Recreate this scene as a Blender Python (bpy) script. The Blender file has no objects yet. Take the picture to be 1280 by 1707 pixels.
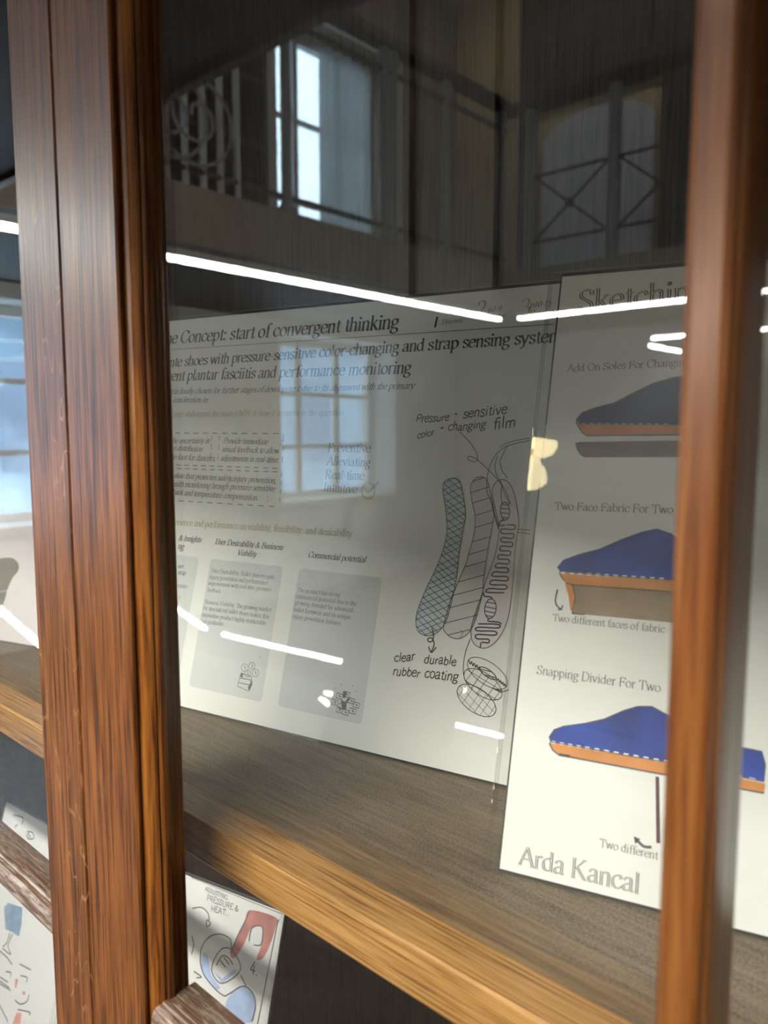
import bpy, bmesh, math, random
from mathutils import Vector, Matrix
random.seed(7)
S = bpy.context.scene
COL = S.collection
EYE = 1.45                                   # height of the lens above the floor of the hall

# ------------------------------------------------------------------ camera
F, CX, CY = 1282.0, 640.0, 853.5             # focal length and centre for a 1280x1707 frame
PITCH = math.radians(6.1218); AZ = math.radians(47.7607)
fh = Vector((-math.cos(AZ), math.sin(AZ), 0))
FW = fh * math.cos(PITCH) + Vector((0, 0, -math.sin(PITCH)))
RT = Vector((math.sin(AZ), math.cos(AZ), 0))
UP = RT.cross(FW)
cam_d = bpy.data.cameras.new('camera'); cam = bpy.data.objects.new('camera', cam_d); COL.objects.link(cam)
M3 = Matrix((RT, UP, -FW)).transposed()
cam.matrix_world = Matrix.Translation((0, 0, EYE)) @ M3.to_4x4()
cam_d.sensor_fit = 'VERTICAL'; cam_d.sensor_height = 9.13; cam_d.lens = 9.13 * F / 1707.0
cam_d.clip_start = 0.01; cam_d.clip_end = 100
cam_d.dof.use_dof = True; cam_d.dof.focus_distance = 0.47; cam_d.dof.aperture_fstop = 2.7
S.camera = cam

# ------------------------------------------------------------------ world, exposure, main lights
S.view_settings.view_transform = 'Standard'; S.view_settings.look = 'None'
S.view_settings.gamma = 1; S.view_settings.use_curve_mapping = False
S.view_settings.exposure = 0.22
w = bpy.data.worlds.new('sky'); S.world = w; w.use_nodes = True
bg = w.node_tree.nodes['Background']; bg.inputs[0].default_value = (0.62, 0.80, 1.0, 1); bg.inputs[1].default_value = 18.0
try:
    S.cycles.max_bounces = 9; S.cycles.diffuse_bounces = 4; S.cycles.glossy_bounces = 4
    S.cycles.transparent_max_bounces = 24; S.cycles.use_denoising = True
    S.cycles.caustics_reflective = False; S.cycles.caustics_refractive = False
    S.cycles.sample_clamp_indirect = 6.0
except Exception: pass
KEY = 138.0          # key light from the unseen batten added over the hall
STRIP = 78.0         # emission of the linear lamps under the galleries
PENDANT = 14.0
TH = 1.0

def V(x, y, z): return Vector((x, y, z + EYE))
def ray(x, y): return FW * F + RT * (x - CX) - UP * (y - CY)

# ------------------------------------------------------------------ materials
def newmat(name):
    m = bpy.data.materials.new(name); m.use_nodes = True
    nt = m.node_tree
    return m, nt, nt.nodes, nt.links, nt.nodes['Principled BSDF']
def plain(name, c, rough=.5, var=.08, scale=30, spec=.5, metal=0):
    m, nt, N, L, b = newmat(name)
    tc = N.new('ShaderNodeTexCoord'); nz = N.new('ShaderNodeTexNoise'); nz.inputs['Scale'].default_value = scale
    nz.inputs['Detail'].default_value = 4
    cr = N.new('ShaderNodeValToRGB')
    cr.color_ramp.elements[0].position = .3; cr.color_ramp.elements[1].position = .7
    cr.color_ramp.elements[0].color = tuple(v * (1 - var) for v in c) + (1,)
    cr.color_ramp.elements[1].color = tuple(min(1, v * (1 + var)) for v in c) + (1,)
    L.new(tc.outputs['Object'], nz.inputs['Vector']); L.new(nz.outputs['Fac'], cr.inputs['Fac'])
    L.new(cr.outputs['Color'], b.inputs['Base Color'])
    b.inputs['Roughness'].default_value = rough; b.inputs['Specular IOR Level'].default_value = spec
    b.inputs['Metallic'].default_value = metal
    return m
def wood(name, dark, mid, light, axis='Z', rough=.38, fine=1.0, flecks=0.0, coat=0.0, wear=0.0, wearcol=(.62, .55, .45), bump=.12):
    m, nt, N, L, b = newmat(name)
    tc = N.new('ShaderNodeTexCoord')
    def mapped(across, along):
        mp = N.new('ShaderNodeMapping')
        sc = [across * fine] * 3; sc['XYZ'.index(axis)] = along
        mp.inputs['Scale'].default_value = sc
        L.new(tc.outputs['Object'], mp.inputs['Vector']); return mp
    def noise(mp, detail, rgh=.6, dist=0):
        n = N.new('ShaderNodeTexNoise'); n.inputs['Scale'].default_value = 1; n.inputs['Detail'].default_value = detail
        n.inputs['Roughness'].default_value = rgh; n.inputs['Distortion'].default_value = dist
        L.new(mp.outputs['Vector'], n.inputs['Vector']); return n
    g = noise(mapped(820, 20), 3, .6, .2)          # pores
    br = noise(mapped(90, 3.0), 3, .6, .4)         # broad bands
    mx = N.new('ShaderNodeMath'); mx.operation = 'MULTIPLY_ADD'; mx.inputs[1].default_value = .78
    sc = N.new('ShaderNodeMath'); sc.operation = 'MULTIPLY'; sc.inputs[1].default_value = .22
    L.new(br.outputs['Fac'], sc.inputs[0]); L.new(g.outputs['Fac'], mx.inputs[0]); L.new(sc.outputs[0], mx.inputs[2])
    cr = N.new('ShaderNodeValToRGB'); e = cr.color_ramp.elements
    e[0].position = .385; e[0].color = dark + (1,); e[1].position = .62; e[1].color = light + (1,)
    k = e.new(.48); k.color = mid + (1,)
    L.new(mx.outputs[0], cr.inputs['Fac'])
    out = cr.outputs['Color']
    if flecks:
        f = noise(mapped(105, 26), .0, .5, .9)
        fr = N.new('ShaderNodeValToRGB'); q = fr.color_ramp.elements
        q[0].position = .485; q[0].color = (0, 0, 0, 1); q[1].position = .502; q[1].color = (1, 1, 1, 1)
        q2 = q.new(.52); q2.color = (0, 0, 0, 1)
        L.new(f.outputs['Fac'], fr.inputs['Fac'])
        mk = noise(mapped(28, 7), 2)
        mr = N.new('ShaderNodeMath'); mr.operation = 'MULTIPLY'
        ms = N.new('ShaderNodeMapRange'); ms.inputs[1].default_value = .48; ms.inputs[2].default_value = .62
        ms.inputs[4].default_value = flecks
        L.new(mk.outputs['Fac'], ms.inputs[0]); L.new(fr.outputs['Color'], mr.inputs[0]); L.new(ms.outputs[0], mr.inputs[1])
        mi = N.new('ShaderNodeMix'); mi.data_type = 'RGBA'
        mi.inputs[7].default_value = (.46, .25, .11, 1)
        L.new(mr.outputs[0], mi.inputs[0]); L.new(out, mi.inputs[6]); out = mi.outputs[2]
    if wear:
        f = noise(mapped(420, 60), 5, .7, .5)
        ms = N.new('ShaderNodeMapRange'); ms.inputs[1].default_value = .47; ms.inputs[2].default_value = .62; ms.inputs[4].default_value = wear
        L.new(f.outputs['Fac'], ms.inputs[0])
        mi = N.new('ShaderNodeMix'); mi.data_type = 'RGBA'; mi.inputs[7].default_value = wearcol + (1,)
        L.new(ms.outputs[0], mi.inputs[0]); L.new(out, mi.inputs[6]); out = mi.outputs[2]
    L.new(out, b.inputs['Base Color'])
    rr = N.new('ShaderNodeMapRange'); rr.inputs[3].default_value = rough + .12; rr.inputs[4].default_value = rough - .05
    L.new(mx.outputs[0], rr.inputs[0]); L.new(rr.outputs[0], b.inputs['Roughness'])
    bp = N.new('ShaderNodeBump'); bp.inputs['Strength'].default_value = bump; bp.inputs['Distance'].default_value = .001
    L.new(mx.outputs[0], bp.inputs['Height']); L.new(bp.outputs['Normal'], b.inputs['Normal'])
    b.inputs['Specular IOR Level'].default_value = .40; b.inputs['Coat Weight'].default_value = coat; b.inputs['Coat Roughness'].default_value = .25
    return m
def pane(name, tint=(.97, .99, .975), gain=1.0, rough=0.0):
    """flat glass or acrylic: Schlick reflection on each face, straight transmission"""
    m, nt, N, L, b = newmat(name); N.remove(b)
    g = N.new('ShaderNodeNewGeometry'); d = N.new('ShaderNodeVectorMath'); d.operation = 'DOT_PRODUCT'
    L.new(g.outputs['Normal'], d.inputs[0]); L.new(g.outputs['Incoming'], d.inputs[1])
    a = N.new('ShaderNodeMath'); a.operation = 'ABSOLUTE'; L.new(d.outputs['Value'], a.inputs[0])
    s = N.new('ShaderNodeMath'); s.operation = 'SUBTRACT'; s.inputs[0].default_value = 1; L.new(a.outputs[0], s.inputs[1])
    p = N.new('ShaderNodeMath'); p.operation = 'POWER'; p.inputs[1].default_value = 5; L.new(s.outputs[0], p.inputs[0])
    q = N.new('ShaderNodeMath'); q.operation = 'MULTIPLY_ADD'; q.inputs[1].default_value = .957 * gain; q.inputs[2].default_value = .043 * gain
    L.new(p.outputs[0], q.inputs[0])
    t = N.new('ShaderNodeBsdfTransparent'); t.inputs[0].default_value = tint + (1,)
    gl = N.new('ShaderNodeBsdfGlossy'); gl.inputs['Roughness'].default_value = rough
    mx = N.new('ShaderNodeMixShader'); L.new(q.outputs[0], mx.inputs[0]); L.new(t.outputs[0], mx.inputs[1]); L.new(gl.outputs[0], mx.inputs[2])
    L.new(mx.outputs[0], N['Material Output'].inputs['Surface'])
    return m
def glow(name, c, s):
    m, nt, N, L, b = newmat(name)
    b.inputs['Base Color'].default_value = c + (1,)
    b.inputs['Emission Color'].default_value = c + (1,); b.inputs['Emission Strength'].default_value = s
    return m
def shelfmat():
    m, nt, N, L, b = newmat('dusty_shelf_board')
    tc = N.new('ShaderNodeTexCoord')
    def nz(sc, det, rgh=.6):
        mp = N.new('ShaderNodeMapping'); mp.inputs['Scale'].default_value = sc
        n = N.new('ShaderNodeTexNoise'); n.inputs['Scale'].default_value = 1; n.inputs['Detail'].default_value = det; n.inputs['Roughness'].default_value = rgh
        L.new(tc.outputs['Object'], mp.inputs['Vector']); L.new(mp.outputs['Vector'], n.inputs['Vector']); return n
    grain = nz((22, 420, 50), 5); speck = nz((900, 900, 900), 3); blot = nz((9, 16, 9), 4)
    cr = N.new('ShaderNodeValToRGB'); e = cr.color_ramp.elements
    e[0].position = .3; e[0].color = (.062, .043, .026, 1); e[1].position = .70; e[1].color = (.215, .155, .095, 1)
    L.new(grain.outputs['Fac'], cr.inputs['Fac'])
    mi = N.new('ShaderNodeMix'); mi.data_type = 'RGBA'; mi.inputs[7].default_value = (.32, .275, .21, 1)
    ms = N.new('ShaderNodeMapRange'); ms.inputs[1].default_value = .42; ms.inputs[2].default_value = .65; ms.inputs[4].default_value = .6
    L.new(speck.outputs['Fac'], ms.inputs[0]); L.new(ms.outputs[0], mi.inputs[0]); L.new(cr.outputs['Color'], mi.inputs[6])
    m2 = N.new('ShaderNodeMix'); m2.data_type = 'RGBA'; m2.blend_type = 'MULTIPLY'; m2.inputs[0].default_value = .6
    br = N.new('ShaderNodeValToRGB'); q = br.color_ramp.elements
    q[0].position = .35; q[0].color = (.55, .5, .45, 1); q[1].position = .6; q[1].color = (1, 1, 1, 1)
    L.new(blot.outputs['Fac'], br.inputs['Fac']); L.new(mi.outputs[2], m2.inputs[6]); L.new(br.outputs['Color'], m2.inputs[7])
    # rubbed, dust-free band along the front edge with a ragged border
    sx = N.new('ShaderNodeSeparateXYZ'); L.new(tc.outputs['Object'], sx.inputs[0]); rg = nz((14, 60, 14), 5)
    ma = N.new('ShaderNodeMath'); ma.operation = 'MULTIPLY_ADD'; ma.inputs[1].default_value = .07; L.new(rg.outputs['Fac'], ma.inputs[0]); L.new(sx.outputs['Y'], ma.inputs[2])
    mr = N.new('ShaderNodeMapRange'); mr.inputs[1].default_value = -.052; mr.inputs[2].default_value = -.030; mr.inputs[3].default_value = .75; mr.inputs[4].default_value = 0
    L.new(ma.outputs[0], mr.inputs[0]); m3 = N.new('ShaderNodeMix'); m3.data_type = 'RGBA'
    gr = N.new('ShaderNodeValToRGB'); h = gr.color_ramp.elements; h[0].position = .35; h[0].color = (.09, .045, .015, 1); h[1].position = .65; h[1].color = (.26, .155, .06, 1)
    L.new(grain.outputs['Fac'], gr.inputs['Fac']); L.new(mr.outputs[0], m3.inputs[0]); L.new(m2.outputs[2], m3.inputs[6]); L.new(gr.outputs['Color'], m3.inputs[7])
    L.new(m3.outputs[2], b.inputs['Base Color']); b.inputs['Roughness'].default_value = .5
    return m

OAK = wood('oiled_oak', (.042, .0125, .0025), (.135, .043, .0075), (.245, .088, .017), 'Z', .30, 1, 0, .0)
OAKF = wood('quarter_sawn_oak', (.043, .0135, .0035), (.128, .042, .009), (.235, .087, .021), 'Z', .31, 1, .6, .0)
OAKB = wood('orange_oak', (.105, .032, .006), (.165, .054, .011), (.24, .092, .022), 'Z', .27, .8, 0, .25)
BEAD = wood('lit_oak_bead', (.085, .022, .003), (.20, .064, .009), (.32, .12, .02), 'Z', .3, .6, 0, .2)  # bead oak coloured lighter to carry the light it catches
OAKS = wood('honey_oak_edge', (.15, .062, .014), (.36, .175, .046), (.52, .28, .09), 'X', .4, 1.0, 0, .0)
OAKX = wood('dark_oak_bar', (.045, .022, .014), (.11, .055, .034), (.19, .11, .07), 'X', .26, 1.2, 0, .5, .55, (.48, .42, .34), .3)
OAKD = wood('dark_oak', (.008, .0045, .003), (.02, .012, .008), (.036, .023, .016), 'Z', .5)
BOARD = shelfmat()
GLASS = pane('door_glass', (.975, .985, .975))
ACRYL = pane('acrylic', (.99, .995, .99), .8)
WGLASS = pane('window_glass')
SMOKE = plain('acrylic_back', (.05, .05, .055), .25, .1)
def paper(name, c): return plain(name, c, .55, .012, 8, .3)
PAPER = paper('white_paper', (.80, .795, .77))
PAPER2 = paper('warm_white_paper', (.80, .79, .775))
PINK = paper('lilac_paper', (.70, .63, .66))
CARD = paper('sketch_paper', (.78, .76, .77))
INK = plain('black_ink', (.018, .018, .022), .5, .1)
INKG = plain('grey_ink', (.16, .16, .16), .5, .1)
INKM = plain('soft_black_ink', (.07, .07, .07), .5, .1)
INKL = plain('light_grey_ink', (.45, .45, .44), .5, .1)
GOLD = plain('ochre_ink', (.46, .38, .17), .5, .1)
TINTBOX = plain('grey_box_print', (.63, .64, .64), .55, .02)
PENCIL = plain('pencil', (.12, .12, .13), .6, .2, 400)
BLUEWASH = plain('blue_wash', (.56, .65, .71), .55, .10, 60)
GREYWASH = plain('grey_wash', (.66, .65, .64), .55, .05, 60)
LILACWASH = plain('lilac_wash', (.74, .69, .71), .55, .05, 60)
INDIGO = plain('indigo_felt', (.020, .055, .33), .55, .35, 45)
NAVY = plain('navy_felt', (.016, .028, .13), .55, .35, 45)
TAN = plain('orange_sole', (.66, .26, .075), .5, .12, 60)
BROWNG = plain('grey_brown_block', (.33, .25, .17), .55, .15, 60)
BROWND = plain('brown_sole', (.17, .115, .085), .5, .12, 60)
PLUM = plain('plum_divider', (.12, .05, .07), .5, .15, 60)
WHITEI = plain('white_stitch', (.85, .85, .86), .5, .02)
SKIN = plain('rosy_wash', (.52, .20, .19), .6, .25, 60)
PALEBLUE = plain('pale_blue_wash', (.42, .52, .80), .6, .25, 50)
SKIRT = plain('denim_wash', (.20, .30, .46), .6, .3, 60)
CORAL = plain('coral_wash', (.78, .33, .26), .6, .2, 50)
TAUPE = plain('taupe_wash', (.17, .16, .13), .6, .25, 60)
WHITE = plain('white_paint', (.80, .81, .80), .45, .03, 6)
def netmat():
    m, nt, N, L, b = newmat('white_net'); b.inputs['Base Color'].default_value = (.8, .82, .82, 1); b.inputs['Roughness'].default_value = .8
    t = N.new('ShaderNodeBsdfTranslucent'); t.inputs[0].default_value = (.75, .78, .78, 1); x = N.new('ShaderNodeMixShader'); x.inputs[0].default_value = .5
    L.new(b.outputs[0], x.inputs[1]); L.new(t.outputs[0], x.inputs[2]); L.new(x.outputs[0], N['Material Output'].inputs['Surface']); return m
NET = netmat()
BISTRE = plain('bistre_plaster', (.24, .19, .13), .8, .08, 2)
STONE = plain('pale_render', (.20, .27, .34), .8, .15, 3)
SLATE = plain('blue_slate', (.12, .17, .24), .5, .2, 3)
OCHRE = plain('ochre_plaster', (.60, .45, .24), .8, .08, 2)
CREAM = plain('cream_plaster', (.74, .735, .715), .8, .06, 2)
IRON = plain('dark_iron', (.03, .03, .032), .45, .2, 20)
IRONP = plain('pale_iron', (.36, .39, .42), .4, .1, 20)
BEAM = plain('beige_fascia', (.38, .32, .25), .6, .1, 4)
PALEP = plain('pale_panel', (.80, .83, .88), .6, .04, 3)
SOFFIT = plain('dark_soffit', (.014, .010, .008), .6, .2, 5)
PARQ = wood('parquet', (.06, .036, .022), (.11, .068, .04), (.16, .105, .065), 'X', .35, .05)
LED = glow('led_diffuser', (1, .99, .94), STRIP)
HOUSE = plain('lamp_housing', (.75, .76, .74), .4, .03)
SHADE = glow('cream_lamp_glass', (1, .80, .46), PENDANT)
BRASS = plain('aged_brass', (.45, .30, .12), .3, .15, 20, .5, .9)
BOOKS = [plain('book_cloth_' + n, c, .7, .2, 20) for n, c in (('red', (.16, .03, .03)), ('green', (.03, .07, .04)), ('tan', (.20, .13, .07)), ('blue', (.03, .04, .09)))]

# ------------------------------------------------------------------ mesh helpers
def tag(o, label=None, cat=None, group=None, kind=None):
    if label: o['label'] = label
    if cat: o['category'] = cat
    if group: o['group'] = group
    if kind: o['kind'] = kind
    return o
def empty(name, loc=(0, 0, 0), mat=None):
    o = bpy.data.objects.new(name, None); COL.objects.link(o); o.empty_display_size = .05
    if mat is not None: o.matrix_world = mat
    else: o.location = loc
    return o
def link(name, bm, m, parent=None, smooth=False, keep=False):
    bmesh.ops.recalc_face_normals(bm, faces=bm.faces[:]) if not keep else None
    me = bpy.data.meshes.new(name); bm.to_mesh(me); bm.free()
    for k in (m if isinstance(m, list) else [m]): me.materials.append(k)
    if smooth: me.polygons.foreach_set('use_smooth', [True] * len(me.polygons))
    o = bpy.data.objects.new(name, me); COL.objects.link(o)
    if parent is not None:
        o.parent = parent
    return o
def pieces(name, bm, m, parent=None, smooth=False):
    """every separate piece of bm becomes a mesh object of its own"""
    seen = set(); out = []
    for v in list(bm.verts):
        if v in seen: continue
        st = [v]; seen.add(v); isl = []
        while st:
            q = st.pop(); isl.append(q)
            for e in q.link_edges:
                o = e.other_vert(q)
                if o not in seen: seen.add(o); st.append(o)
        nb = bmesh.new(); mp = {q: nb.verts.new(q.co) for q in isl}; fs = {f for q in isl for f in q.link_faces}
        for f in fs: nb.faces.new([mp[q] for q in f.verts])
        out.append(link(name, nb, m, parent, smooth))
    bm.free(); return out
def box(bm, a, b):
    vs = [bm.verts.new((x, y, z)) for x in (a[0], b[0]) for y in (a[1], b[1]) for z in (a[2], b[2])]
    for f in ((0, 1, 3, 2), (4, 6, 7, 5), (0, 4, 5, 1), (2, 3, 7, 6), (0, 2, 6, 4), (1, 5, 7, 3)):
        bm.faces.new([vs[i] for i in f])
def bbox(bm, a, b, r=.002):
    """box with bevelled edges"""
    t = bmesh.new(); box(t, a, b); bmesh.ops.recalc_face_normals(t, faces=t.faces[:])
    bmesh.ops.bevel(t, geom=t.edges[:], offset=r, segments=2, affect='EDGES', profile=.7)
    me = bpy.data.meshes.new('t'); t.to_mesh(me); t.free(); bm.from_mesh(me); bpy.data.meshes.remove(me)
def prism(bm, prof, axis, a, b, org=(0, 0, 0)):
    """profile in the two other axes (in order), swept from a to b along axis"""
    def P(p, t):
        c = [0, 0, 0]; o = [i for i in range(3) if i != axis]
        c[o[0]] = p[0]; c[o[1]] = p[1]; c[axis] = t
        return Vector(c) - Vector(org)
    lo = [bm.verts.new(P(p, a)) for p in prof]; hi = [bm.verts.new(P(p, b)) for p in prof]
    n = len(prof)
    for i in range(n): bm.faces.new((lo[i], lo[(i + 1) % n], hi[(i + 1) % n], hi[i]))
    bm.faces.new(lo[::-1]); bm.faces.new(hi)
def tube(bm, pts, r, n=8, closed=False):
    pts = [Vector(p) for p in pts]; rings = []
    for i, p in enumerate(pts):
        a = pts[i - 1] if (i or closed) else p; b = pts[(i + 1) % len(pts)] if (i < len(pts) - 1 or closed) else p
        t = (b - a).normalized(); ref = Vector((0, 0, 1)) if abs(t.z) < .9 else Vector((1, 0, 0))
        u = t.cross(ref).normalized(); v = t.cross(u)
        rings.append([bm.verts.new(p + (u * math.cos(k * 2 * math.pi / n) + v * math.sin(k * 2 * math.pi / n)) * r) for k in range(n)])
    m = len(rings)
    for i in range(m if closed else m - 1):
        A, B = rings[i], rings[(i + 1) % m]
        for k in range(n): bm.faces.new((A[k], A[(k + 1) % n], B[(k + 1) % n], B[k]))
    if not closed: bm.faces.new(rings[0][::-1]); bm.faces.new(rings[-1])
def lathe(bm, prof, c, n=24):
    rings = [[bm.verts.new((c[0] + r * math.cos(k * 2 * math.pi / n), c[1] + r * math.sin(k * 2 * math.pi / n), c[2] + z)) for k in range(n)] for r, z in prof]
    for A, B in zip(rings, rings[1:]):
        for k in range(n): bm.faces.new((A[k], A[(k + 1) % n], B[(k + 1) % n], B[k]))
    bm.faces.new(rings[0][::-1]); bm.faces.new(rings[-1])

# ------------------------------------------------------------------ lettering: a stroke alphabet with a broad-nib pen and serifs
def catmull(P, k=6, closed=False):
    n = len(P); out = []
    rng = range(n) if closed else range(n - 1)
    g = (lambda i: P[i % n]) if closed else (lambda i: P[max(0, min(n - 1, i))])
    for i in rng:
        p0, p1, p2, p3 = g(i - 1), g(i), g(i + 1), g(i + 2)
        for s in range(k):
            t = s / k
            out.append(tuple(.5 * (2 * p1[d] + (p2[d] - p0[d]) * t + (2 * p0[d] - 5 * p1[d] + 4 * p2[d] - p3[d]) * t * t + (3 * p1[d] - p0[d] - 3 * p2[d] + p3[d]) * t ** 3) for d in (0, 1)))
    out.append(P[0] if closed else P[-1])
    return out
G = {}
def glyph(ch, adv, spec):
    st = []
    for part in spec.split(';'):
        part = part.strip(); k = part[0]; pts = [tuple(float(v) for v in p.split(',')) for p in part[1:].split()]
        st.append((k, pts))
    G[ch] = (adv, st)
glyph('a', .92, 'C.14,.76 .26,.96 .48,1 .65,.9 .68,.7;L.68,.7 .68,.14;C.68,.14 .75,.02 .9,.07;C.68,.58 .4,.52 .14,.38 .1,.18 .24,.02 .45,.05 .68,.22')
glyph('b', .98, 'L.2,1.55 .2,.06;C.2,.78 .36,.97 .55,1 .8,.8 .87,.5 .78,.2 .55,.02 .35,.03 .2,.2;T.2,1.55')
glyph('c', .88, 'C.79,.76 .68,.97 .48,1 .2,.82 .1,.5 .2,.16 .48,.01 .68,.06 .82,.24')
glyph('d', 1.0, 'C.77,.8 .6,.98 .45,1 .18,.8 .1,.48 .18,.16 .42,.02 .6,.05 .77,.2;L.77,1.55 .77,.02;T.77,1.55;R.77,.02')
glyph('e', .9, 'L.13,.57 .8,.57;C.8,.57 .74,.88 .48,1 .2,.84 .1,.5 .2,.14 .48,.01 .7,.07 .83,.25')
glyph('f', .62, 'C.76,1.42 .64,1.56 .46,1.52 .34,1.3 .34,1.0;L.34,1 .34,0;L.1,1 .62,1;S.34,0')
glyph('g', .92, 'C.45,1 .2,.9 .14,.68 .24,.44 .45,.37 .66,.46 .74,.68 .66,.9 .45,1;C.26,.42 .14,.25 .22,.1 .6,.02 .82,-.15 .7,-.42 .4,-.5 .12,-.4 .08,-.2 .25,-.01;L.68,.92 .9,.96')
glyph('h', 1.0, 'L.2,1.55 .2,0;C.2,.72 .4,.96 .6,1 .76,.86 .78,.6;L.78,.6 .78,0;S.2,0;S.78,0;T.2,1.55')
glyph('i', .48, 'L.24,1 .24,0;D.24,1.38;S.24,0;T.24,1')
glyph('j', .46, 'L.26,1 .26,-.2;C.26,-.2 .2,-.45 .0,-.48;D.26,1.38;T.26,1')
glyph('k', .96, 'L.2,1.55 .2,0;L.76,1 .22,.42;L.4,.6 .84,0;S.2,0;S.84,0;S.74,1;T.2,1.55')
glyph('l', .48, 'L.24,1.55 .24,0;S.24,0;T.24,1.55')
glyph('m', 1.5, 'L.2,1 .2,0;C.2,.72 .38,.96 .55,1 .7,.86 .72,.6;L.72,.6 .72,0;C.72,.72 .9,.96 1.08,1 1.24,.86 1.26,.6;L1.26,.6 1.26,0;S.2,0;S.72,0;S1.26,0;T.2,1')
glyph('n', 1.0, 'L.2,1 .2,0;C.2,.72 .4,.96 .6,1 .76,.86 .78,.6;L.78,.6 .78,0;S.2,0;S.78,0;T.2,1')
glyph('o', .98, 'O.49,1 .2,.84 .1,.5 .2,.16 .49,0 .78,.16 .88,.5 .78,.84')
glyph('p', 1.0, 'L.2,1 .2,-.5;C.2,.78 .38,.97 .57,1 .82,.8 .89,.5 .8,.2 .57,.02 .37,.03 .2,.2;S.2,-.5;T.2,1')
glyph('q', 1.0, 'L.78,1 .78,-.5;C.78,.8 .6,.98 .45,1 .18,.8 .1,.48 .18,.16 .42,.02 .6,.05 .78,.2;S.78,-.5')
glyph('r', .68, 'L.2,1 .2,0;C.2,.68 .34,.93 .54,1 .64,.92;S.2,0;T.2,1')
glyph('s', .76, 'C.64,.76 .6,.95 .4,1 .2,.93 .15,.74 .3,.58 .52,.46 .68,.28 .6,.07 .4,0 .2,.05 .12,.25')
glyph('t', .6, 'L.32,1.3 .32,.2;C.32,.2 .38,.02 .54,.03 .64,.14;L.08,1 .6,1')
glyph('u', 1.0, 'L.2,1 .2,.3;C.2,.3 .27,.05 .46,.02 .63,.07 .78,.28;L.78,1 .78,0;R.78,0;T.2,1;T.78,1')
glyph('v', .92, 'L.1,1 .46,0;L.46,0 .82,1;S.12,1;S.8,1')
glyph('w', 1.36, 'L.1,1 .4,0;L.4,0 .68,1;L.68,1 .98,0;L.98,0 1.26,1;S.12,1;S1.24,1')
glyph('x', .94, 'L.12,1 .82,0;L.8,1 .12,0;S.14,1;S.8,1;S.14,0;S.8,0')
glyph('y', .92, 'L.1,1 .46,.05;C.82,1 .46,.05 .3,-.35 .14,-.48 .05,-.42;S.12,1;S.8,1')
glyph('z', .86, 'L.12,1 .72,1;L.72,1 .1,0;L.1,0 .78,0')
glyph('A', 1.36, 'L.12,0 .68,1.5;L.68,1.5 1.24,0;L.34,.52 1.02,.52;S.14,0;S1.22,0')
glyph('B', 1.26, 'L.25,1.5 .25,0;C.25,1.5 .8,1.5 1.0,1.15 .8,.82 .25,.8;C.25,.8 .85,.8 1.1,.4 .85,0 .25,0;S.25,0;S.25,1.5')
glyph('C', 1.3, 'C1.16,1.1 1.0,1.42 .7,1.5 .3,1.3 .12,.75 .3,.2 .7,0 1.0,.1 1.2,.4;L1.16,1.48 1.16,1.08')
glyph('D', 1.4, 'L.25,1.5 .25,0;C.25,1.5 .8,1.5 1.18,1.2 1.28,.75 1.18,.3 .8,0 .25,0;S.25,0;S.25,1.5')
glyph('F', 1.1, 'L.25,1.5 .25,0;L.25,1.5 1.02,1.5;L.25,.8 .8,.8;L1.02,1.5 1.02,1.2;L.8,.98 .8,.62;S.25,0')
glyph('G', 1.4, 'C1.16,1.1 1.0,1.42 .7,1.5 .3,1.3 .12,.75 .3,.2 .7,0 1.0,.08 1.18,.25;L1.18,.62 1.18,.1;S1.16,.62')
glyph('H', 1.42, 'L.26,1.5 .26,0;L1.16,1.5 1.16,0;L.26,.78 1.16,.78;S.26,0;S1.16,0;S.26,1.5;S1.16,1.5')
glyph('I', .68, 'L.34,1.5 .34,0;S.34,0;S.34,1.5')
glyph('J', .8, 'L.5,1.5 .5,.3;C.5,.3 .42,.02 .2,.02 .08,.2;S.5,1.5')
glyph('K', 1.42, 'L.26,1.5 .26,0;L1.1,1.5 .28,.62;L.52,.86 1.18,0;S.26,0;S1.18,0;S1.08,1.5;S.26,1.5')
glyph('M', 1.7, 'L.25,1.5 .25,0;L.25,1.5 .85,.1;L.85,.1 1.45,1.5;L1.45,1.5 1.45,0;S.25,0;S1.45,0;S.22,1.5;S1.48,1.5')
glyph('P', 1.14, 'L.25,1.5 .25,0;C.25,1.5 .8,1.5 1.02,1.1 .8,.72 .25,.68;S.25,0;S.25,1.5')
glyph('R', 1.32, 'L.25,1.5 .25,0;C.25,1.5 .8,1.5 1.02,1.12 .8,.76 .25,.74;L.6,.74 1.16,0;S.25,0;S1.18,0;S.25,1.5')
glyph('S', 1.08, 'C.88,1.15 .8,1.42 .52,1.5 .26,1.4 .18,1.12 .36,.88 .72,.66 .92,.38 .8,.08 .5,0 .24,.08 .14,.38;L.9,1.48 .89,1.12;L.14,.02 .14,.4')
glyph('T', 1.22, 'L.61,1.5 .61,0;L.1,1.5 1.12,1.5;L.1,1.5 .08,1.15;L1.12,1.5 1.14,1.15;S.61,0')
glyph('U', 1.4, 'L.26,1.5 .26,.45;C.26,.45 .38,.06 .7,0 1.02,.06 1.14,.45;L1.14,.45 1.14,1.5;S.26,1.5;S1.14,1.5')
glyph('V', 1.36, 'L.12,1.5 .68,0;L.68,0 1.24,1.5;S.14,1.5;S1.22,1.5')
glyph('W', 1.9, 'L.12,1.5 .55,0;L.55,0 .95,1.5;L.95,1.5 1.38,0;L1.38,0 1.78,1.5;S.14,1.5;S1.76,1.5')
glyph('E', 1.2, 'L.25,1.5 .25,0;L.25,1.5 1.02,1.5;L.25,.8 .8,.8;L.25,0 1.08,0;L1.02,1.5 1.02,1.2;L1.08,0 1.08,.32')
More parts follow.
